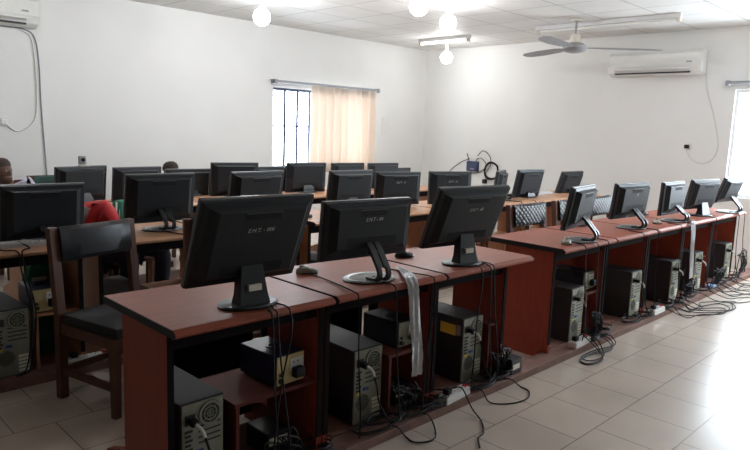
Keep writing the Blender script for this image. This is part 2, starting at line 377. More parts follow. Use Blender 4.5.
# cable rail on the floor
def rail(x0, x1, y, label, kind='rail'):
    o = MB().box(x0, x1, y, y+.125, 0, .045, .004).build('floor_rail', kind); return tag(o, label, 'floor rail')
rail(1.0, 7.95, YA-.005, 'long dusty red-brown wooden rail along the floor before the front desks')
YB = 3.62
B_DESKS = [(.60, 1.36), (1.44, 2.178), (2.182, 2.92), (2.99, 3.738), (3.742, 4.478), (4.482, 5.22), (5.28, 6.018), (6.022, 6.758), (6.762, 7.50)]
lb = ['light brown desk at the left edge behind the black padded chair', 'light brown desk in the middle row right of the first gap, behind the first chair', 'light brown middle-row desk behind the nearest big monitor', 'light brown middle-row desk behind the second front monitor', 'light brown middle-row desk with two labelled monitors behind the second front monitor', 'light brown middle-row desk behind the third front monitor', 'light brown middle-row desk with the monitor seen side-on', 'light brown middle-row desk behind the quilted chair', 'light brown middle-row desk nearest the right wall']
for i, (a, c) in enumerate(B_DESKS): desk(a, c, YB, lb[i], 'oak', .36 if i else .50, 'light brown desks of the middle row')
rail(.3, 7.5, YB-.005, 'dark wooden floor rail along the middle row of desks')
YC = 5.05
for i in range(6): desk(1.45+i*.8, 2.246+i*.8, YC, 'light brown desk, %s from the left in the back row' % ordn[i], 'oak', .33, 'light brown desks of the back row')

# ------------------------------------------------------------------ monitors
def text_mesh(txt, size, name, mt, parent, mtx):
    cu = bpy.data.curves.new(name, 'FONT'); cu.body = txt; cu.size = size; cu.align_x = 'CENTER'; cu.align_y = 'CENTER'; cu.extrude = .0004; cu.shear = .25; cu.resolution_u = 2; cu.offset = size*.004
    o = bpy.data.objects.new(name+'_tmp', cu); COL.objects.link(o); bpy.context.view_layer.update()
    me = bpy.data.meshes.new_from_object(o.evaluated_get(bpy.context.evaluated_depsgraph_get())); bpy.data.objects.remove(o)
    me.transform(mtx); me.materials.clear(); me.materials.append(M[mt]); me.name = name
    t = bpy.data.objects.new(name, me); COL.objects.link(t); t.parent = parent; return t
def monitor(q, kind, label, group, txt=None, handle=True, edge='bezel', deskz=DZ, bx=0, by=None):
    x, y, z, th, ta, w, h = q
    n = Vector((math.sin(th), -math.cos(th), 0)); c = Vector((x, y, z))
    back = .055 if kind == 'round' else .02
    base = c+n*(back-.35*math.sin(ta)*h)
    if by is not None: base.y = by
    base.x += bx; base.z = deskz+.001
    r = thing('computer_monitor', label, 'monitor', base, th, group)
    P = Matrix.Rotation(-th, 4, 'Z') @ Matrix.Translation(c-base) @ Matrix.Rotation(th, 4, 'Z') @ Matrix.Rotation(ta, 4, 'X')
    W, H = w/2, h/2
    b = MB(); b.M = P; b.box(-W, W, -.006, .016, -H, H, .004); fr = b.build('screen_frame', edge, r)
    b = MB(); b.M = P; b.box(-W+.02, W-.02, .0155, .0175, -H+.022, H-.02); b.build('screen', 'screen', fr)
    b = MB(); b.M = P      # rear housing: stepped bulge
    def rr(a, bb, yy, e=.0): return [(-a, yy, -bb), (a, yy, -bb), (a, yy, bb+e), (-a, yy, bb+e)]
    b.loft([rr(W-.004, H-.004, -.005), rr(W-.006, H-.006, -.016), rr(W-.030, H-.034, -.022, .010), rr(W-.060, H-.062, -.052, .030)]); hs = b.build('rear_housing', 'plastic2', r)
    if handle:
        b = MB(); b.M = P
        zt = H-.052; x0, x1 = (-.075, .075)
        b.box(x0, x1, -.0535, -.030, zt-.014, zt+.012, .001); b.build('handle_recess', 'slot', hs)
        b = MB(); b.M = P
        b.box(x0-.004, x1+.004, -.0555, -.05, zt+.012, zt+.016, .001); b.build('handle_lip', 'bezel', hs)
    b = MB(); b.M = P
    for k in range(7): b.box(-W*.55, W*.55, -.0535, -.0515, -H+.072+k*.006, -H+.075+k*.006)
    b.build('vent_slots', 'slot', hs)
    if txt:
        mt = P @ Matrix.Translation((.0, -.0545, H*.40)) @ Matrix.Rotation(R_(90), 4, 'X')
        t = text_mesh(txt, .024, 'marker_text', 'ink', hs, mt); t['label'] = 'white handwritten marking ' + txt
    att = P @ Vector((0, -.04, -H*.45))
    if kind == 'round':
        ny = att.y-.005
        b = MB()
        b.loft([[(-.066, ny+.035, .012), (.066, ny+.035, .012), (.066, ny-.035, .012), (-.066, ny-.035, .012)],
                [(-.060, ny+.028, .05), (.060, ny+.028, .05), (.060, ny-.026, .05), (-.060, ny-.026, .05)],
                [(-.046, att.y+.03, att.z), (.046, att.y+.03, att.z), (.046, att.y-.012, att.z), (-.046, att.y-.012, att.z)]])
        nk = b.build('neck', 'plastic', r)
        MB().box(-.028, .028, ny-.0335, ny-.018, .066, .090).build('sticker', 'sticker', nk) if txt else None
        b = MB(); b.lathe([(.0, 0), (.122, 0), (.125, .006), (.118, .012), (.0, .014)], (0, ny+.02, 0), 32, 1.0, .72); b.build('base', 'plastic', r, True)
    else:
        # looping arm: from the panel back, toward the camera, curling down to the base
        prof = [(att.y+.012, att.z+.02), (att.y-.03, att.z-.01), (att.y-.075, att.z*.62), (att.y-.105, .062), (att.y-.108, .035), (att.y-.085, .014), (att.y-.02, .010)]
        pr = smooth([(p[0], p[1], 0) for p in prof], 5)
        for sx in (-1, 1):
            b = MB(); rings = []
            for i, p in enumerate(pr):
                q_ = pr[min(i+1, len(pr)-1)]-pr[max(i-1, 0)]; q_.normalize(); nn = Vector((-q_.y, q_.x, 0)); tt = .008
                xi = .004 if i < len(pr)*.42 or i > len(pr)*.86 else .016
                xo = .036
                a1, a2 = p+nn*tt, p-nn*tt
                rings.append([(sx*xi, a1.x, a1.y), (sx*xo, a1.x, a1.y), (sx*xo, a2.x, a2.y), (sx*xi, a2.x, a2.y)])
            b.loft(rings); b.build('arm', 'plastic', r)
        MB().cyl((-.037, att.y-.045, att.z*.8), (.037, att.y-.045, att.z*.8), .012, 12).build('hinge', 'plastic', r, True)
        by_ = att.y+.0
        MB().lathe([(.0, 0), (.134, 0), (.134, .005), (.116, .008), (0, .008)], (0, by_, 0), 32, 1.0, .78).build('base', 'plastic', r, True)
        MB().ring((0, by_, .006), .088, .116, .006, 32, 'z').build('base_ring', 'ring', r) if False else None
        b = MB(); N = 32
        R0 = [[b.v((rx*math.cos(2*PI*k/N), by_+rx*.78*math.sin(2*PI*k/N), zz)) for k in range(N)] for rx, zz in ((.100, .0075), (.110, .012), (.124, .011), (.133, .004))]
        for a, c2 in zip(R0, R0[1:]):
            for k in range(N): b.face([a[k], a[(k+1) % N], c2[(k+1) % N], c2[k]])
        b.build('base_ring', 'ring', r, True)
    return r
GA, GB, GC = 'monitors on the front row desks', 'monitors on the middle row desks', 'monitors on the back row desks'
monitor((1.382, 2.062, 1.0, -.042, .40, .49, .375), 'round', 'nearest and largest black monitor, seen from behind with white handwriting', GA, 'E.H.T. - 006')
monitor((2.071, 2.133, .976, -.102, .102, .514, .278), 'loop', 'second front-row black monitor from the left, on a curled arm stand', GA, 'E.H.T - 04')
monitor((2.724, 2.054, .997, -.131, .385, .513, .349), 'round', 'third front-row black monitor from the left, leaning back beside the aisle gap', GA, 'E.H.T - 05')
monitor((4.006, 2.085, .969, .191, .178, .465, .292), 'loop', 'fourth front-row monitor, seen edge-on on the first desk past the gap', GA)
monitor((4.956, 2.153, .953, -.088, .109, .487, .278), 'loop', 'fifth front-row monitor, beside the edge-on one, on a curled arm stand', GA, '- 07')
monitor((5.722, 2.123, .936, .002, .038, .461, .286), 'loop', 'sixth front-row monitor, narrow upright one with a sunlit back', GA)
monitor((6.396, 2.103, .941, -.184, .204, .462, .284), 'round', 'seventh front-row monitor, hazy grey-blue, second from the bright window', GA)
monitor((6.98, 2.05, .965, -.058, .322, .442, .263), 'loop', 'front-row monitor nearest the bright window on the right', GA)
B = [((1.228, 3.925, .897, -.03, .146, .451, .333), 'loop', 'black monitor at the left edge of the photo, behind the padded chair', None),
 ((1.942, 3.93, .945, -.032, .13, .467, .318), 'loop', 'black monitor behind the gap between the two left chairs', None),
 ((2.703, 3.959, .95, .048, .175, .474, .303), 'round', 'middle-row monitor just above the nearest big monitor', None),
 ((3.638, 3.957, .938, -.026, .136, .475, .303), 'round', 'middle-row monitor above the left half of the second front monitor', None),
 ((4.231, 3.968, .911, -.251, .048, .474, .301), 'round', 'middle-row monitor with faint marking above the right half of the second front monitor', 'E.H.T - 11'),
 ((4.907, 3.909, .895, -.354, -.003, .472, .32), 'round', 'middle-row monitor with faint marking directly left of the wall router', 'E.H.T - 12'),
 ((6.271, 3.891, .891, -.069, .21, .471, .325), 'round', 'dark monitor on a stand directly above the quilted chair back', None),
 ((7.308, 3.956, .856, -.043, .291, .47, .308), 'round', 'far monitor above the edge-on front monitor, nearest the right wall', None)]
for q, k, l, t in B: monitor(q, k, l, GB, t)
monitor((5.72, 3.90, .90, .42, .12, .44, .30), 'loop', 'middle-row monitor turned side-on below the coiled cable', GB)
C = [((2.005, 5.451, 0.9, 0.255, 0.096, 0.463, 0.298), 'back-row monitor with a webcam on top', None),
 ((2.48, 5.45, 0.88, 0.086, 0.11, 0.45, 0.311), 'back-row monitor right of the webcam one, behind the green jacket', None),
 ((3.07, 5.62, 0.834, -0.119, 0.104, 0.467, 0.323), 'back-row monitor right of the dark head top', None),
 ((3.448, 5.419, 0.899, -0.25, 0.078, 0.474, 0.328), 'taller back-row monitor left of the window bars', None),
 ((4.003, 5.6, 0.84, -0.068, 0.016, 0.44, 0.324), 'low back-row monitor below the window bars', None),
 ((4.32, 5.4, 0.892, -0.17, 0.06, 0.473, 0.324), 'back-row monitor below the left part of the beige curtain', None),
 ((4.926, 5.41, 0.878, -0.055, 0.029, 0.469, 0.33), 'back-row monitor below the right part of the beige curtain', None),
 ((5.49, 5.4, 0.869, -0.08, 0.0, 0.469, 0.332), 'back-row monitor just right of the curtained window', None),
 ((5.978, 5.6, 0.8, 0.043, -0.0, 0.44, 0.31), 'lowest back-row monitor at the right end of its row', None)]
for q, l, t in C: monitor(q, 'round', l, GC, t, handle=False)
wc = thing('webcam', 'small grey webcam standing on top of a back-row monitor', 'webcam', (2.015, 5.43, 1.046))
MB().box(-.03, .05, -.02, .03, .002, .016, .003).build('clip', 'white', wc)
MB().box(-.03, .022, -.022, .022, .018, .085, .008).build('camera_head', 'cablegrey', wc); MB().ring((-.004, -.026, .055), .004, .014, .006).build('lens', 'screen', wc)

# ------------------------------------------------------------------ computer towers
def tower():
    r = thing('computer_tower', 'x', 'computer tower')
    w, d, h = .185, .42, .37
    MB().box(-w/2, w/2, .006, d, 0, h, .004).build('case', 'case', r)
    rp = MB().box(-w/2+.006, w/2-.006, -.001, .0058, .006, h-.006).build('rear_panel', 'zinc', r)
    # PSU
    b = MB(); b.ring((.03, -.006, h-.06), .038, .048, .005); b.ring((.03, -.006, h-.06), .024, .029, .005); b.ring((.03, -.006, h-.06), .012, .015, .005)
    for k in range(8): a = k*PI/4; b.tube([(.03, -.003, h-.06), (.03+.048*math.cos(a), -.003, h-.06+.048*math.sin(a))], .0012, 4, 0)
    MB().cyl((.03, -.0012, h-.06), (.03, -.0022, h-.06), .05, 24).build('fan_opening', 'grille', rp)
    b.build('fan_guard', 'zinc', rp)
    MB().box(-.075, -.035, -.004, -.0012, h-.085, h-.045).build('power_inlet', 'grille', rp)
    b = MB(); c = (-.030, 0, .105)
    for i in range(-5, 6):
        for j in range(-5, 6):
            if i*i+j*j < 27: b.cbox((c[0]+i*.0078, -.0018, c[2]+j*.0078), (.0052, .0012, .0052))
    b.build('case_vent', 'grille', rp)
    b = MB()
    for k in range(5): b.box(.028, .08, -.0035, -.0012, .02+k*.02, .033+k*.02)
    b.build('expansion_slots', 'sticker', rp)
    b = MB()
    for k in range(6): b.box(-.075, -.045 if k % 2 else -.052, -.004, -.0012, .165+k*.018, .175+k*.018)
    b.build('ports', 'grille', rp)
    MB().box(-.03, .0, -.007, -.0012, .165, .178).build('video_port', 'portblue', rp)
    MB().box(-.072, -.05, -.005, -.0012, .148, .160).build('tag', 'yellow', rp)
    b = MB()
    for k in range(4): b.box(-.02, .075, -.0025, -.0012, .20+k*.022, .206+k*.022)
    b.build('case_ribs', 'grille', rp)
    b = MB(); b.box(-w/2, w/2, d+.001, d+.03, 0, h, .01); b.build('front_bezel', 'plastic', r)
    return r
TX = [(1.17, 2.05, .02), (2.055, 2.07, -.03), (2.875, 2.07, 0), (4.02, 2.04, .03), (4.915, 2.02, 0), (5.65, 2.0, 0), (6.26, 2.02, -.02), (7.10, 2.02, 0)]
dl = ['black computer tower under the nearest front desk, cut by the photo bottom', 'black tower with a clear round fan under the second front desk', 'black tower with a yellow tag on its side under the third front desk', 'black tower under the first desk past the gap', 'black tower under the fifth front desk', 'black tower under the sixth front desk', 'black tower behind the far hanging plastic strip', 'hazy black tower under the desk nearest the window']
t0 = tower(); t0.location = (TX[0][0], TX[0][1], .046); t0['label'] = dl[0]; t0['group'] = 'computer towers under the front row'

t0.rotation_euler.z = TX[0][2]; t0['category'] = 'computer'
for k_, ((x, y, a), l) in enumerate(list(zip(TX, dl))[1:]):
    t_ = dup(t0, (x, y, .046), a, l)
    if k_ == 1:
        MB().box(-.0945, -.0930, .05, .16, .265, .325).build('side_sticker', 'yellow', t_); MB().box(-.0945, -.0930, .015, .045, .27, .33).build('side_label', 'ring', t_)
dup(t0, (.975, 3.70, .046), .04, 'dusty dark tower under the light brown desk at the left edge', 'computer towers under the middle row')
for x, l in ((1.66, 'middle-row tower behind the second padded chair'), (2.43, 'middle-row tower under the desk behind the nearest big monitor'), (3.2, 'middle-row tower under the desk behind the second front monitor'), (4.72, 'middle-row tower under the desk behind the third front monitor')):
    dup(t0, (x, 3.70, .046), 0, l, 'computer towers under the middle row')

# ------------------------------------------------------------------ voltage stabilisers on the shelves
def avr():
    r = thing('voltage_stabiliser', 'x', 'voltage stabiliser')
    w, d, h = .15, .25, .135
    MB().box(-w/2, w/2, .003, d, .008, h, .004).build('case', 'avrblue', r)
    f = MB().box(-w/2+.003, w/2-.003, -.002, .0025, .010, h-.003).build('face', 'avrface', r)
    MB().box(-.005, .065, -.006, -.0022, .06, .115, .002).build('socket', 'white', f)
    b = MB()
    for x in (.012, .035): b.cyl((x, -.0062, .098), (x, -.0072, .098), .004, 8)
    b.cyl((-.055, -.0025, .03), (-.055, -.014, .03), .011, 12); b.cyl((-.055, -.0025, .055), (-.055, -.008, .055), .007, 12)
    b.build('fuse_knobs', 'grille', f)
    MB().box(.0, .05, -.04, -.0065, .035, .08, .008).build('plug', 'cable', f)
    for x in (-.055, .055): MB().box(x-.012, x+.012, .03, .2, 0, .0078).build('rubber_foot', 'cable', r)
    MB().ring((0, .12, h+.001), .02, .03, .004, 16, 'z').build('handle', 'avrblue', r)
    return r
a0 = avr(); a0.location = (1.585, 2.06, .361); a0.rotation_euler.z = .05
a0['label'] = 'navy voltage stabiliser with an ivory socket face under the nearest desk'; a0['group'] = 'voltage stabilisers'
AV = [dup(a0, (2.33, 2.07, .361), 0, 'voltage stabiliser on the shelf behind the hanging plastic strip of the second desk')]
AV.append(dup(a0, (4.215, 2.07, .361), 0, 'voltage stabiliser on the shelf of the first desk past the gap'))
dup(a0, (6.445-.0, 2.10, .361), 0, 'hazy voltage stabiliser on the shelf of the seventh front desk') if False else None
dup(a0, (1.17, 3.735, .361), 0, 'voltage stabiliser on the shelf of the desk at the left edge, past the chair post')
for a_ in AV:
    for c_ in a_.children:
        if c_.name.startswith('face'): c_.data = c_.data.copy(); c_.data.materials[0] = M['zinc']
        if c_.name.startswith('case'): c_.data = c_.data.copy(); c_.data.materials[0] = M['case']
# lower-shelf adapter boxes
def adapter(loc, label):
    r = thing('adapter_box', label, 'power adapter', loc)
    MB().box(-.06, .06, 0, .16, 0, .10, .006).build('body', 'plastic', r); MB().box(-.05, .045, -.003, -.0002, .045, .078).build('sticker', 'sticker', r)
    MB().box(-.055, .055, -.002, -.0002, .01, .035).build('vents', 'slot', r)
adapter((1.56, 2.10, .046), 'small black box with a white label below the shelf of the nearest desk')
adapter((2.34, 2.10, .046), 'small black box with a white label below the shelf of the second desk')
tag(MB().box(4.36, 4.375, 2.03, 2.40, .047, .42).build('loose_board', 'tan'), 'tan wooden board standing on edge beside the tower of the fifth front desk', 'board')

# ------------------------------------------------------------------ power strips
def strip():
    r = thing('power_strip', 'x', 'power strip')
    MB().box(-.11, .11, -.03, .03, 0, .04, .005).build('body', 'white', r)
    for k in range(3):
        f = MB().box(-.095+k*.062, -.045+k*.062, -.022, .022, .0402, .043).build('socket', 'paper', r)
        b = MB()
        for dx, dy in ((0, .01), (-.008, -.006), (.008, -.006)): b.cbox((-.07+k*.062+dx, dy, .0437), (.005, .007, .001))
        b.build('holes', 'grille', f)
    MB().box(.085, .105, -.012, .012, .0402, .046).build('switch', 'redcloth', r)
    MB().box(-.09, -.05, -.018, .018, .0445, .075, .008).build('plug', 'cable', r)
    return r
s0 = strip(); s0.location = (2.60, 1.966, .0455); s0.rotation_euler.z = .08
s0['label'] = 'white power strip on the floor rail beside the third front tower'; s0['group'] = 'white power strips'
dup(s0, (3.95, 1.966, .0455), .05, 'white power strip under the loop of cables before the fourth tower')
dup(s0, (5.20, 1.955, .0455), .02, 'white power strip on the rail right of the fifth tower')
dup(s0, (1.35, 3.665, .0455), -.03, 'white power strip on the rail seen between the legs of the left chair')

# ------------------------------------------------------------------ chairs
m = M['vinyl'].copy(); m.name = 'quilted_vinyl'; nt = m.node_tree; bs = nt.nodes['Principled BSDF']
tc = nt.nodes['Texture Coordinate']; mp = nt.nodes.new('ShaderNodeMapping'); mp.inputs['Rotation'].default_value = (0, R_(45), 0)
sp = nt.nodes.new('ShaderNodeSeparateXYZ'); nt.links.new(tc.outputs['Object'], mp.inputs[0]); nt.links.new(mp.outputs[0], sp.inputs[0])
def mnode(op, a, b=None):
    n_ = nt.nodes.new('ShaderNodeMath'); n_.operation = op
    for i_, v_ in enumerate((a, b)):
        if v_ is None: continue
        if isinstance(v_, (int, float)): n_.inputs[i_].default_value = v_
        else: nt.links.new(v_, n_.inputs[i_])
    return n_.outputs[0]
sx_ = mnode('ABSOLUTE', mnode('SINE', mnode('MULTIPLY', sp.outputs[0], 95))); sz_ = mnode('ABSOLUTE', mnode('SINE', mnode('MULTIPLY', sp.outputs[2], 95)))
hq = mnode('POWER', mnode('MULTIPLY', sx_, sz_), .4)
bp = nt.nodes.new('ShaderNodeBump'); bp.inputs['Strength'].default_value = .8; bp.inputs['Distance'].default_value = .006
nt.links.new(hq, bp.inputs['Height']); nt.links.new(bp.outputs[0], bs.inputs['Normal']); bs.inputs['Roughness'].default_value = .3; M['quilt'] = m
def chair(loc, rz, label, pad='vinyl', dp=.43, group=None):
    r = thing('padded_chair', label, 'chair', loc, rz, group); w = .23; d = dp/2
    for s in (-1, 1):
        b = MB(); x = s*w
        b.loft([[(x-.022, y-.02, z), (x+.022, y-.02, z), (x+.022, y+.02, z), (x-.022, y+.02, z)] for y, z in ((d, 0), (d, .44), (d+.015, .6), (d+.045, .885))]); b.build('rear_leg', 'chairwood', r)
        b = MB(); b.loft([[(x-k, -d-k, z), (x+k, -d-k, z), (x+k, -d+k, z), (x-k, -d+k, z)] for k, z in ((.017, 0), (.021, .40))]); b.build('front_leg', 'chairwood', r)
        MB().box(x-.012, x+.012, -d+.022, d-.021, .345, .40).build('seat_rail', 'chairwood', r)
        MB().box(x-.011, x+.011, -d+.02, d-.021, .13, .165).build('stretcher', 'chairwood', r)
    MB().box(-w+.023, w-.023, -d-.012, -d+.012, .345, .40).build('seat_rail', 'chairwood', r)
    MB().box(-w+.023, w-.023, d-.012, d+.012, .345, .40).build('seat_rail', 'chairwood', r)
    MB().box(-w+.023, w-.023, d-.012, d+.012, .13, .16).build('stretcher', 'chairwood', r)
    MB().box(-w-.01, w+.01, -d-.03, d-.025, .401, .455, .02).build('seat', 'seatcloth', r, True)
    b = MB(); b.M = Matrix.Translation((0, d+.020, .800)) @ Matrix.Rotation(R_(-6.5), 4, 'X')
    N = 12
    for side in (0,):
        rings = []
        for i in range(N+1):
            u = i/N; x = (-w+.0225)+u*(2*w-.045); bul = .012*math.sin(PI*u)
            zt = .088; zb = -.088
            rings.append([(x, -.022-bul, zb+.02), (x, -.024-bul*1.3, 0), (x, -.022-bul, zt-.02), (x, -.008, zt), (x, .012, zt), (x, .02, zt-.02), (x, .02, zb+.02), (x, .008, zb), (x, -.010, zb)])
        b.loft(rings)
    b.build('backrest', pad, r, True)
    return r
GCh = 'wooden chairs with black padded backs behind the front row'
chair((1.39, 3.22, 0), R_(14), 'nearest wooden chair at the left, with wide black padded backrest')
chair((1.985, 3.06, 0), R_(-14), 'second wooden chair, half hidden behind the nearest big monitor')
chair((4.49, 2.575, 0), R_(-2), 'chair with shiny quilted black backrest behind the gap between the front desks', 'quilt', .34)
chair((5.21-.05, 2.575, 0), R_(2), 'chair with black backrest mostly hidden behind the edge-on monitor', 'quilt', .34)
chair((5.80-.08, 2.575, 0), 0, 'chair with dark shiny backrest between the edge-on and the fifth front monitors', 'quilt', .34)
chair((2.18, 6.30, 0), 0, 'far chair with dark green padded back by the back wall, left of the webcam', 'greenpad')

# ------------------------------------------------------------------ mice and keyboards
def mouse(loc, rz, label, body='mouse'):
    r = thing('computer_mouse', label, 'computer mouse', loc, rz)
    b = MB(); n = 14
    rings = []
    for j, (s_, z) in enumerate(((.95, 0), (1, .010), (.92, .022), (.7, .031), (.35, .036), (.02, .037))):
        rings.append([(.031*s_*math.cos(2*PI*k/n), .056*s_*math.sin(2*PI*k/n)*(1.0), z-.006*(math.sin(2*PI*k/n) < -.3)*(j > 2)) for k in range(n)])
    b.loft(rings); b.build('shell', body, r, True)
    MB().box(-.0035, .0035, .014, .036, .026, .0385, .002).build('scroll_wheel', 'cable', r)
    MB().box(-.033, .033, -.045, .03, .004, .008).build('side_grip', 'cable', r)
Z = DZ+.001
mouse((1.905, 2.36, Z), R_(60), 'grey and black mouse between the first two front monitors')
mouse((1.60, 2.44, Z), R_(80), 'pale mouse on the far side of the nearest big monitor')
mouse((2.59, 2.36, Z), R_(70), 'dark mouse between the second and third front monitors', 'plastic2')
mouse((3.80, 2.04, Z), R_(-60), 'dusty grey mouse at the front corner of the first desk past the gap')
mouse((4.95-.28, 2.40, Z), R_(80), 'small dark mouse left of the fifth front monitor', 'plastic2')
mouse((5.89, 2.42, Z), R_(80), 'black mouse behind the sixth front monitor', 'plastic2')
mouse((5.40, 2.10, Z), R_(-60), 'light grey mouse beside the stand of the sixth front monitor')
mouse((3.09, 3.86, Z), R_(75), 'dark mouse on the light desk behind the first two front monitors', 'plastic2')
def keyboard(loc, rz, label, body='kbd', keys='keys'):
    r = thing('keyboard', label, 'keyboard', loc, rz)
    MB().prism([(-.07, 0), (.07, 0), (.07, .012), (-.07, .022)], -.21, .21).build('body', body, r)
    b = MB()
    for i in range(17):
        for j in range(5): b.cbox((-.19+i*.0235, -.045+j*.022, .0195-.0016*j+.003), (.018, .017, .007))
    b.build('keys', keys, r)
keyboard((1.02, 3.80, Z), .02, 'light grey keyboard on the desk at the left edge, below the left monitor')
keyboard((6.75, 4.02, Z), .1, 'pale keyboard on the far light desk right of the dark standing monitor')
keyboard((6.20, 4.06, Z), .0, 'white keyboard behind the stand of the dark monitor above the quilted chair')

# ------------------------------------------------------------------ plastic wrap strips over the desk edge
def film(name, pts, w, label):
    b = MB(); P = smooth(pts, 6); rnd = random.Random(len(label)); rings = []
    for i, p in enumerate(P):
        t = (P[min(i+1, len(P)-1)]-P[max(i-1, 0)]).normalized(); sd = Vector((1, 0, 0)); nn = t.cross(sd).normalized()
        ww = w*(.35+.65*min(1, i/10))*rnd.uniform(.93, 1.07)
        top = [p+sd*(ww*(k/6-.5))+nn*(.006*math.sin(k*2.1+i*.23)+.004) for k in range(7)]
        bot = [q+nn*-.0025 for q in top[::-1]]; rings.append(top+bot)
    b.loft(rings); return tag(b.build(name, 'film', None, True), label, 'plastic strip')
film('plastic_strip', [(2.34, 2.17, .748), (2.26, 2.05, .750), (2.185, 1.945, .752), (2.178, 1.912, .70), (2.19, 1.905, .55), (2.20, 1.900, .42), (2.208, 1.905, .29)], .072, 'translucent plastic strip hanging over the edge of the second front desk')
film('plastic_strip', [(5.95, 2.06, .748), (5.80, 1.97, .751), (5.72, 1.93, .75), (5.70, 1.908, .68), (5.71, 1.902, .5), (5.73, 1.900, .27)], .085, 'pale plastic strip hanging from the desks near the bright window')

# ------------------------------------------------------------------ cables
rnd = random.Random(11)
EY = YA-.012
def drop(x, y, xe, xb, zb, r=.0035, tail=None, name='monitor_cable', label='', group=None, m='cable'):
    p = [(x, y, DZ+.006), ((x+xe)/2+.01, (y+EY)/2, DZ+.005), (xe, EY+.02, DZ+.007), (xe+.002, EY-.004, DZ-.01), (xe+.006, EY-.008, DZ-.10), ((xe+xb)/2, EY-.004, (DZ+zb)/2), (xb, EY-.010, zb+.05)]
    if tail: p += tail
    cable(name, label, p, r, m, 'cable', group)
# (monitor cables: x,y start on desk, edge x, bottom x)
drops = [('nearest', [(1.40, 2.0, 1.385, 1.42), (1.43, 2.02, 1.41, 1.47), (1.46, 2.05, 1.47, 1.40)]),
         ('second', [(2.05, 2.03, 2.06, 2.11), (1.90, 2.33, 1.83, 1.86), (2.28, 2.2, 2.33, 2.28)]),
         ('third', [(2.80, 2.02, 2.79, 2.84), (2.83, 2.03, 2.82, 2.90), (2.72, 2.02, 2.71, 2.68)]),
         ('fourth', [(3.86, 2.0, 3.83, 3.90), (4.02, 1.99, 4.0, 4.06), (4.17, 2.05, 4.15, 4.12)]),
         ('fifth', [(4.75, 2.05, 4.72, 4.8), (5.0, 2.05, 4.98, 5.03)]),
         ('sixth', [(5.50, 2.05, 5.46, 5.5), (5.7, 2.0, 5.68, 5.6)]),
         ('seventh', [(6.33, 2.0, 6.3, 6.35)]),
         ('eighth', [(6.95, 1.99, 6.94, 6.99), (7.1, 2.02, 7.12, 7.2)])]
for nme, ds in drops:
    for (x, y, xe, xb) in ds:
        zb = rnd.uniform(.10, .2)
        tail = [(xb+.03, EY+.02, .07), (xb+rnd.uniform(-.1, .1), EY+.05, .055)]
        drop(x, y, xe, xb, zb, .0035, tail, 'monitor_cable', 'thin black cable hanging over the front edge of the %s front desk' % nme, 'cables hanging over the edge of the %s front desk' % nme)
# tower power cables: thick cable from the inlet, white tip painting the plug's reflection, curling to the rail
for i, (x, y, a) in enumerate(TX):
    px, py, pz = x-.055, y-.012, .046+.305
    nm = ordn[i]
    r = thing('power_cable', 'thick power lead plugged into the back of the %s front tower' % nm, 'cable', (px, py, pz))
    MB().box(-.014, .014, -.035, .006, -.012, .012, .004).build('plug', 'cable', r)
    MB().tube([(0, -.036, 0), (.012, -.06, -.02), (.02, -.065, -.045)], .0065, 8).build('glint_sleeve', 'cablewhite', r, True)  # white sleeve stands in for the glint on the plug
    e = Vector((.10, -.09, -.27))
    MB().tube([(.02, -.0655, -.046), (.035, -.07, -.10), (.05, -.075, -.18), e, (.16, -.10, -.295), (.22, -.09, -.296)], .0045, 6).build('lead', 'cable', r, True)
# tangles: coils resting behind/on the rail
def coil(cx, cy, rx, ry, z, turns, label, group, seed, r=.004, tail=None, m='cable'):
    q = random.Random(seed); pts = []; n = int(turns*8); ph = q.uniform(0, 6)
    for k in range(n):
        a = ph+k*PI/4; s = 1+q.uniform(-.18, .18)
        pts.append((cx+rx*s*math.cos(a), cy+ry*s*math.sin(a), z+r+.0025*(k//4)+q.uniform(0, .010)))
    if tail: pts += tail
    return cable('tangled_cable', label, pts, r, m, 'cable', group, 4)
RY = YA+.06
for nm, c in [('nearest', [(1.40, .16), (1.62, .12)]), ('second', [(2.05, .15), (2.32, .12), (2.45, .1)]), ('third', [(2.85, .12), (3.02, .10)]), ('fourth', [(4.12, .10), (4.30, .1)]), ('fifth', [(4.80, .12), (5.0, .09)]), ('sixth', [(5.45, .10), (5.72, .1)]), ('seventh', [(6.0, .12), (6.4, .13)]), ('eighth', [(6.8, .12), (7.2, .14)])]:
    for j, (x, rx) in enumerate(c):
        coil(x, RY-.008, rx, .05, .048, 3.2, 'tangle of black cable heaped on the floor rail before the %s front desk' % nm, 'cables tangled on the rail of the %s front desk' % nm, int(x*100))
        coil(x+.05, RY+.0, rx*.8, .055, .075, 2.2, 'tangle of black cable heaped on the floor rail before the %s front desk' % nm, 'cables tangled on the rail of the %s front desk' % nm, int(x*100)+1, .003)
# standing bundles between tower and shelf
def bundle(x, y, n, w, h, label, seed):
    q = random.Random(seed)
    for k in range(n):
        a, b_, c_ = q.uniform(-w, w), q.uniform(-w, w), q.uniform(-w, w)
        cable('looped_cable', label, [(x+a, y+q.uniform(0, .04), .055), (x+b_, y-q.uniform(0, .02), .055+h*q.uniform(.4, .8)), (x+c_, y+q.uniform(-.02, .02), .055+h*q.uniform(.7, 1)), (x+a*.5+w*.6, y-.01, .055+h*q.uniform(.3, .6)), (x+b_+.05, y+.01, .058)], .0038, 'cable', 'cable', label.replace('black cable', 'cables'))
bundle(1.50, 1.99, 5, .09, .16, 'black cable looping up below the stabiliser shelf of the nearest desk', 1)
bundle(2.25, 1.99, 6, .09, .16, 'black cable looping up at the foot of the hanging plastic strip', 2)
bundle(3.05, 1.99, 8, .09, .18, 'black cable looping up right of the tower with the yellow tag', 3)
bundle(4.22, 1.99, 8, .08, .18, 'black cable looping up right of the fourth front tower', 4)
bundle(5.95, 1.98, 6, .12, .15, 'black cable looping up right of the sixth front tower', 6)
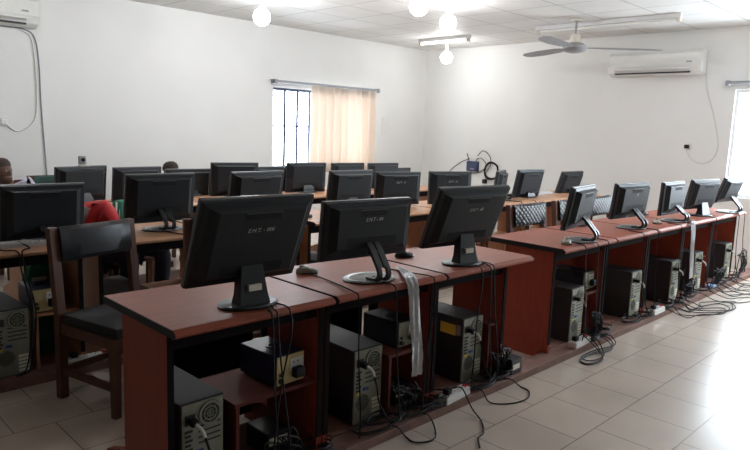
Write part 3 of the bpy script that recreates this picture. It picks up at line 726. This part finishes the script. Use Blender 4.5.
bundle(6.75, 1.98, 8, .14, .18, 'black cable looping up before the seventh and eighth front towers', 7)
bundle(7.45, 1.98, 7, .14, .28, 'black cable looping up past the last front desk by the right wall', 8)
# black adapter block right of the third desk tower
o = thing('adapter_box', 'black adapter block with pale label lying at the right foot of the third front desk', 'power adapter', (3.20, 1.995, .046))
MB().box(-.09, .02, -.045, .045, 0, .09, .008).build('body', 'plastic', o); MB().box(-.08, -.01, -.047, -.0455, .03, .06).build('sticker', 'sticker', o)
def jit(pts, seed, a=.05):
    q = random.Random(seed); return [(x+q.uniform(-a, a), (y+q.uniform(-a, a*.6) if z < .03 else y), z) for x, y, z in pts]
# floor cables in front of the rail
F = .005
cable('floor_cable', 'thin black cable curving across the floor tiles from the white power strip', [(2.56, 1.955, .115), (2.60, 1.92, .115), (2.60, 1.85, .03), (2.56, 1.76, F), (2.47, 1.68, F), (2.40, 1.66, F), (2.33, 1.60, F)], .004)
cable('floor_cable', 'black cable loop bulging onto the floor right of the white power strip', [(2.80, 1.99, .052), (2.78, 1.915, .05), (2.78, 1.86, F), (2.86, 1.78, F), (2.98, 1.76, F), (3.08, 1.81, F), (3.10, 1.88, F), (3.06, 1.918, .045), (3.02, 1.97, .052)], .004)
cable('floor_cable', 'black cables looping at the bottom of the photo from the second tower', [(2.30, 1.98, .052), (2.33, 1.915, .05), (2.30, 1.84, F), (2.22, 1.79, F), (2.14, 1.83, F), (2.15, 1.90, F), (2.12, 1.92, .05), (2.1, 1.97, .052)], .004)
for k, (dx, dy) in enumerate(((0, 0), (.05, .015), (-.04, -.02))):
    cable('floor_cable', 'black cable loop spilling onto the floor below the fourth front tower', [(4.02+dx, 1.97, .095+.01*k), (4.05+dx, 1.91, .06), (4.02+dx, 1.84+dy, F+.004*k), (3.90+dx, 1.78+dy, F+.004*k), (3.76+dx, 1.80+dy, F+.004*k), (3.78+dx, 1.87+dy, F+.004*k), (3.95+dx, 1.88+dy, F+.004*k), (4.12+dx, 1.84+dy, F+.008), (4.24+dx, 1.86+dy*.5, F+.006), (4.25+dx, 1.915, .05), (4.2+dx, 1.96, .055)], .004, group='loops on the floor below the fourth front tower')
for k in range(4):
    q = random.Random(50+k); x = 5.35+k*.09
    cable('floor_cable', 'black cable loop on the tiles right of the third white power strip', jit([(x, 1.98, .055+.008*k), (x+.02, 1.915, .055), (x+.05, 1.82, F+.004*k), (x+.25, 1.72-.03*k, F+.004*k), (x+.5, 1.66, F+.004*k), (x+.62, 1.75, F+.004*k), (x+.4, 1.84, F+.004*k), (x+.2, 1.86, F+.004*k), (x+.15, 1.915, .055), (x+.18, 1.97, .056)], 50+k, .055), .004, group='cable loops on the tiles before the sixth desk')
for k in range(6):
    q = random.Random(80+k); x = 6.2+k*.16
    cable('floor_cable', 'black cable looping on the tiles at the right edge of the photo', jit([(x, 1.98, .055+.006*k), (x+.02, 1.915, .055), (x+.0, 1.83, F+.004*k), (x+.1, 1.70-.03*q.random(), F+.004*k), (x+.35, 1.62-.08*q.random(), F+.004*k), (x+.6, 1.70, F+.004*k), (x+.55, 1.8, F+.004*k), (x+.3, 1.84, F+.004*k), (x+.25, 1.915, .056), (x+.3, 1.97, .057)], 90+k, .07), .004, group='cable loops on the tiles by the right photo edge')
tag(MB().box(6.50, 6.60, 1.945, 2.02, .0455, .075, .012).build('blue_adapter', mat('pale_blue', (.25, .45, .75), .3, .05)), 'small pale blue adapter lying on the rail before the last desks', 'power adapter')
# cables on the wall side of desk row 2, left edge
for k, (x0, x1) in enumerate(((.92, 1.0), (1.05, 1.02))):
    p = [(x0, 3.78, DZ+.025), (x0+.02, 3.66, DZ+.008), (x1, 3.612, DZ-.0), (x1+.01, 3.602, DZ-.1), (x1+.05, 3.60, .4), (x1+.02, 3.61, .12), (x1-.02, 3.66, .055)]
    cable('monitor_cable', 'thin dark cable hanging over the light desk at the left edge', p, .004, group='cables over the light desk at the left edge')
for x in (1.93, 4.95, 5.7):
    p = [(x-.05, 3.85, DZ+.006), (x, 3.66, DZ+.006), (x+.02, 3.606, DZ-.005), (x+.03, 3.60, .55), (x, 3.61, .12), (x-.05, 3.66, .055)]
    cable('monitor_cable', 'thin dark cable hanging over the edge of a middle-row desk', p, .004, group='cables over middle-row desk edges')

# ------------------------------------------------------------------ router and coil on the right wall
X = XW
r = thing('network_router', 'small navy network router with two antennas on the far wall', 'router', (X-.001, 6.05, .835))
MB().box(-.035, -.002, -.11, .11, 0, .155, .008).build('body', 'avrblue', r); MB().box(-.0365, -.0355, -.04, .04, .03, .045).build('logo_strip', 'ring', r)
MB().tube([(-.02, .07, .15), (-.02, .10, .22), (-.02, .12, .27)], .007, 6).build('antenna', 'cable', r)
MB().tube([(-.02, -.06, .15), (-.025, -.08, .19), (-.02, -.12, .21)], .006, 6).build('antenna', 'cable', r)
X = XW-.007
def wallcoil(cy, cz, rad, turns, label):
    pts = []; q = random.Random(4)
    for k in range(turns*10):
        a = 2*PI*k/10; s = 1+q.uniform(-.09, .09); pts.append((X-.004-.006*(k//10 % 4), cy+rad*s*math.cos(a), cz+rad*s*math.sin(a)))
    cable('coiled_cable', label, pts, .007, sm=4)
wallcoil(5.70, .865, .125, 6, 'coil of black cable hung on the far wall right of the router')
cable('network_cable', 'black cable from the router to the coiled cable', [(X-.04, 5.95, 1.08), (X-.02, 5.86, 1.16), (X-.01, 5.74, 1.08), (X-.01, 5.72, .95), (X-.01, 5.80, .82), (X-.01, 5.78, .72)], .006)
cable('network_cable', 'black cable running from the router down to the left', [(X-.03, 6.1, 1.03), (X-.01, 6.3, .95), (X-.01, 6.5, .80), (X-.01, 6.6, .6)], .006)
cable('network_cable', 'dark cable arching between the router and a wall plug', [(X-.03, 5.90, 1.05), (X-.03, 5.84, 1.02), (X-.01, 5.80, .95), (X-.01, 5.84, .88), (X-.01, 5.95, .82), (X-.01, 6.15, .80)], .006)
r = thing('wall_socket', 'dark plug and socket on the far wall below the router', 'socket', (XW, 5.80, .70))
MB().box(-.012, 0, -.05, .05, -.04, .04, .003).build('plate', 'white', r); MB().box(-.06, -.012, -.035, .03, -.035, .03, .008).build('plug', 'cable', r)

# ------------------------------------------------------------------ green bag under the left desk
r = thing('green_bag', 'green bag with a white paper label under the light desk at the left edge', 'bag', (1.235, 4.02, 0.0))
b = MB(); b.loft([[(x*s1, y*s1, z) for x, y in ((-.10, -.05), (0, -.065), (.10, -.05), (.11, .03), (.05, .06), (-.05, .06), (-.11, .03))] for s1, z in ((.8, 0), (1.05, .06), (1.1, .25), (1.0, .45), (.75, .56), (.5, .60))]); b.build('body', 'greencloth', r, True)
MB().box(-.08, .0, -.085, -.083, .40, .52).build('paper_label', 'paper', r)

# ------------------------------------------------------------------ people
def bake_skin(verts, edges, radii, root):
    me = bpy.data.meshes.new('tmp'); me.from_pydata([Vector(v) for v in verts], edges, []); me.update()
    o = bpy.data.objects.new('tmp', me); COL.objects.link(o)
    o.modifiers.new('s', 'SKIN'); sk = me.skin_vertices[0].data if me.skin_vertices else None
    if sk is None:
        bpy.context.view_layer.objects.active = o; sk = me.skin_vertices[0].data
    for i, q in enumerate(radii): sk[i].radius = (q, q) if not isinstance(q, tuple) else q; sk[i].use_root = (i == root)
    s2 = o.modifiers.new('u', 'SUBSURF'); s2.levels = 2; s2.render_levels = 2
    bpy.context.view_layer.update()
    res = bpy.data.meshes.new_from_object(o.evaluated_get(bpy.context.evaluated_depsgraph_get()))
    bpy.data.objects.remove(o); return res
def person(label, loc, rz, lean, side, shirt, trousers='navycloth', head_turn=0, sc=.92, armz=.80, stripes=False, hoff=(0, -.06, .13), group=None):
    r = thing('person', label, 'person', loc, rz)
    S = lambda p: tuple(c*sc for c in p)
    dirv = Vector((math.sin(side), -math.sin(lean)*math.cos(side), math.cos(lean)*math.cos(side))).normalized()
    pel = Vector((0, 0, .52)); wa = pel+dirv*.17; ch = pel+dirv*.36; nb = pel+dirv*.50
    hd = nb+Vector(hoff)/sc
    lat = Vector((1, 0, 0)); lat = (lat-dirv*lat.dot(dirv)).normalized()
    V = [pel, wa, ch, nb, nb.lerp(hd, .6)]; Rr = [.14, .12, .125, .055, .050]; Ed = [(0, 1), (1, 2), (2, 3), (3, 4)]
    idx = {}
    for s in (-1, 1):
        sh = nb-dirv*.045+lat*(s*.175); el = sh+Vector((s*.05, -.16, -.20)); wr = Vector((s*.13+dirv.x*.2, el.y-.20, armz/sc)); 
        b0 = len(V); V += [sh, el, wr]; Rr += [.050, .040, .028]; Ed += [(3, b0), (b0, b0+1), (b0+1, b0+2)]
        pm = wr+Vector((0, -.07, -.005)); V.append(pm); Rr.append(.030); Ed.append((b0+2, b0+3))
        for f_, (dx, L_) in enumerate(((-.03, .065), (-.010, .078), (.010, .073), (.03, .055))):
            c0 = len(V); V += [pm+Vector((dx, -.035, 0)), pm+Vector((dx*1.1, -.035-L_*.6, -.004)), pm+Vector((dx*1.1, -.035-L_, -.020))]; Rr += [.010, .009, .008]; Ed += [(b0+3, c0), (c0, c0+1), (c0+1, c0+2)]
        c0 = len(V); V += [pm+Vector((-s*.04, -.0, -.004)), pm+Vector((-s*.055, -.03, -.010))]; Rr += [.011, .009]; Ed += [(b0+3, c0), (c0, c0+1)]
        hp = pel+Vector((s*.10, -.02, -.02)); kn = Vector((s*.14, -.45, .50)); an = Vector((s*.13, -.40, .08)); to = Vector((s*.14, -.54, .035))
        c0 = len(V); V += [hp, kn, an, to]; Rr += [.085, .06, .04, .038]; Ed += [(0, c0), (c0, c0+1), (c0+1, c0+2), (c0+2, c0+3)]
        idx[s] = (b0, c0)
    me = bake_skin([S(v) for v in V], Ed, [q*sc for q in Rr], 0)
    b = MB(); b.bm.from_mesh(me)
    hm = Matrix.Translation(Vector(S(hd))) @ Matrix.Rotation(head_turn, 4, 'Z') @ Matrix.Rotation(-lean*.35, 4, 'X'); b.M = hm
    b.ball((0, 0, 0.02), .098*sc, 18, (.78, .98, 1.18)); b.ball((0, -.035*sc, -.055*sc), .06*sc, 12, (.85, .9, .9))
    b.loft([[(-.012*sc, -.088*sc, .0), (.012*sc, -.088*sc, .0), (.0, -.08*sc, .045*sc)], [(-.006*sc, -.108*sc, -.012*sc), (.006*sc, -.108*sc, -.012*sc), (.0, -.09*sc, .03*sc)]])
    for s in (-1, 1): b.ball((s*.078*sc, .005*sc, -.0), .026*sc, 8, (.35, .7, 1.15))
    b.ball((0, -.083*sc, -.052*sc), .022*sc, 8, (1, .4, .35))
    body = b.build('body', 'skin', r, True)
    for s in (-1, 1):
        b = MB(); b.M = hm; b.ball((s*.03*sc, -.086*sc, .012*sc), .0085*sc, 8); b.build('eye', 'eye', body, True)
    b = MB(); b.M = hm; n = 18
    b.loft([[(.080*sc*math.cos(2*PI*k/n)*q, .101*sc*math.sin(2*PI*k/n)*q+.008, zz*sc) for k in range(n)] for q, zz in ((1.0, .055), (1.0, .085), (.82, .118), (.5, .137), (.05, .145))]); b.build('hair', 'hair', r, True)
    # shirt
    V2 = [pel+dirv*.02, wa, ch, nb-dirv*.01]; R2 = [.168, .155, .172, .122]; E2 = [(0, 1), (1, 2), (2, 3)]
    for s in (-1, 1):
        bb = idx[s][0]; c0 = len(V2); V2 += [V[bb], V[bb+1], V[bb+2]-(V[bb+2]-V[bb+1])*.15]; R2 += [.100, .074, .05]; E2 += [(3, c0), (c0, c0+1), (c0+1, c0+2)]
    me = bake_skin([S(v) for v in V2], E2, [q*sc for q in R2], 0); b = MB(); b.bm.from_mesh(me); so = b.build('shirt', shirt, r, True)
    if stripes:
        for s in (-1, 1):
            bb = idx[s][0]; a_, e_ = Vector(S(V[bb])), Vector(S(V[bb+1]))
            b = MB()
            for o_ in (-.012, .012): b.tube([a_+Vector((s*.045+o_, -.03, .055)), a_.lerp(e_, .4)+Vector((s*.055+o_, -.035, .04)), e_+Vector((s*.05+o_, -.02, .025))], .006, 6)
            b.build('sleeve_stripes', 'whitecloth', so, True)
    V3 = [pel+Vector((0, .0, .01))]; R3 = [.160]; E3 = []
    for s in (-1, 1):
        c_ = idx[s][1]; c0 = len(V3); V3 += [V[c_], V[c_+1], V[c_+2]+Vector((0, 0, .03))]; R3 += [.10, .075, .058]; E3 += [(0, c0), (c0, c0+1), (c0+1, c0+2)]
    me = bake_skin([S(v) for v in V3], E3, [q*sc for q in R3], 0); b = MB(); b.bm.from_mesh(me); b.build('trousers', trousers, r, True)
    b = MB()
    for s in (-1, 1): b.box((s*.135-.045)*sc, (s*.135+.045)*sc, -.62*sc, -.37*sc, 0, .075*sc, .02)
    b.build('shoes', 'plastic', r, True)
    return r
def stool(x, y, label):   # the seats under the seated people
    r = thing('wooden_stool', label, 'stool', (x, y, 0))
    MB().box(-.19, .19, -.15, .17, .335, .365, .008).build('seat', 'chairwood', r)
    for sx in (-1, 1):
        for sy in (-1, 1): MB().box(sx*.15-.018, sx*.15+.018, sy*.125-.018+.01, sy*.125+.018+.01, 0, .334).build('leg', 'chairwood', r)
P = [(1.80, 4.80, 0, R_(40), R_(-22), 'redcloth', 'person in a red shirt leaning over between the two left middle-row monitors', .3, False, (-.09, -.17, -.02)),
     (2.13, 4.94, 0, R_(44), R_(4), 'greencloth', 'person in a green jacket with white sleeve stripes behind a middle-row monitor', 0, True, (.07, -.14, .02)),
     (1.79, 6.30, 0, R_(33), R_(-24), 'lavcloth', 'person in a pale lavender shirt bowing the head at the left edge', .5, False, (-.05, -.13, .13)),
     (3.10, 6.40, 0, R_(40), 0, 'navycloth', 'person behind the back-row monitors, only the top of the head showing', 0, False, (0, -.08, .08))]
SL = ['plain stool under the person in red', 'plain stool under the person in green', 'plain stool under the person in the lavender shirt', 'plain stool under the person whose head top shows in the back row']
for i, (x, y, z, le, si, sh, lbl, ht, stp, ho) in enumerate(P):
    person(lbl, (x, y, z), 0, le, si, sh, head_turn=ht, stripes=stp, hoff=ho, armz=.60 if i < 2 else .80)
    stool(x, y, SL[i])

# ------------------------------------------------------------------ camera and light
cam = bpy.data.cameras.new('camera'); co = bpy.data.objects.new('camera', cam); COL.objects.link(co)
right = Vector((.71125561, -.70202483, .03572939)); down = Vector((-.07926971, -.13060927, -.98825985)); fwd = Vector((.69844955, .70007311, -.14854588))
Mx = Matrix((right, -down, -fwd)).transposed().to_4x4(); Mx.translation = Vector((0, 0, 1.44)); co.matrix_world = Mx
cam.sensor_fit = 'HORIZONTAL'; cam.sensor_width = 36; cam.lens = 643.2/750*36; cam.clip_start = .05; SC.camera = co
wd = bpy.data.worlds.new('world'); SC.world = wd; wd.use_nodes = True
bg = wd.node_tree.nodes['Background']; bg.inputs[0].default_value = (.84, .92, 1.0, 1); bg.inputs[1].default_value = 20.0
def area(name, loc, rot, sx, sy, power, col, portal=False):
    l = bpy.data.lights.new(name, 'AREA'); l.shape = 'RECTANGLE'; l.size = sx; l.size_y = sy; l.energy = power; l.color = col
    if portal: l.cycles.is_portal = True
    o = bpy.data.objects.new(name, l); COL.objects.link(o); o.location = loc; o.rotation_euler = rot; return o
for i, w_ in enumerate((W2,)):
    area('window_portal', (XW+.19, (w_[0]+w_[1])/2, (w_[2]+w_[3])/2), (0, R_(90), 0), w_[3]-w_[2], w_[1]-w_[0], 1, (1, 1, 1), True)
area('window_portal', ((W1[0]+W1[1])/2, YW+.19, (W1[2]+W1[3])/2), (R_(-90), 0, 0), W1[1]-W1[0], W1[3]-W1[2], 1, (1, 1, 1), True)
SC.view_settings.view_transform = 'Standard'; SC.view_settings.look = 'None'; SC.view_settings.exposure = 0.20; SC.view_settings.gamma = 1
SC.cycles.use_denoising = True; SC.cycles.max_bounces = 8; SC.cycles.diffuse_bounces = 5; SC.cycles.sample_clamp_indirect = 8; SC.cycles.caustics_reflective = False; SC.cycles.caustics_refractive = False
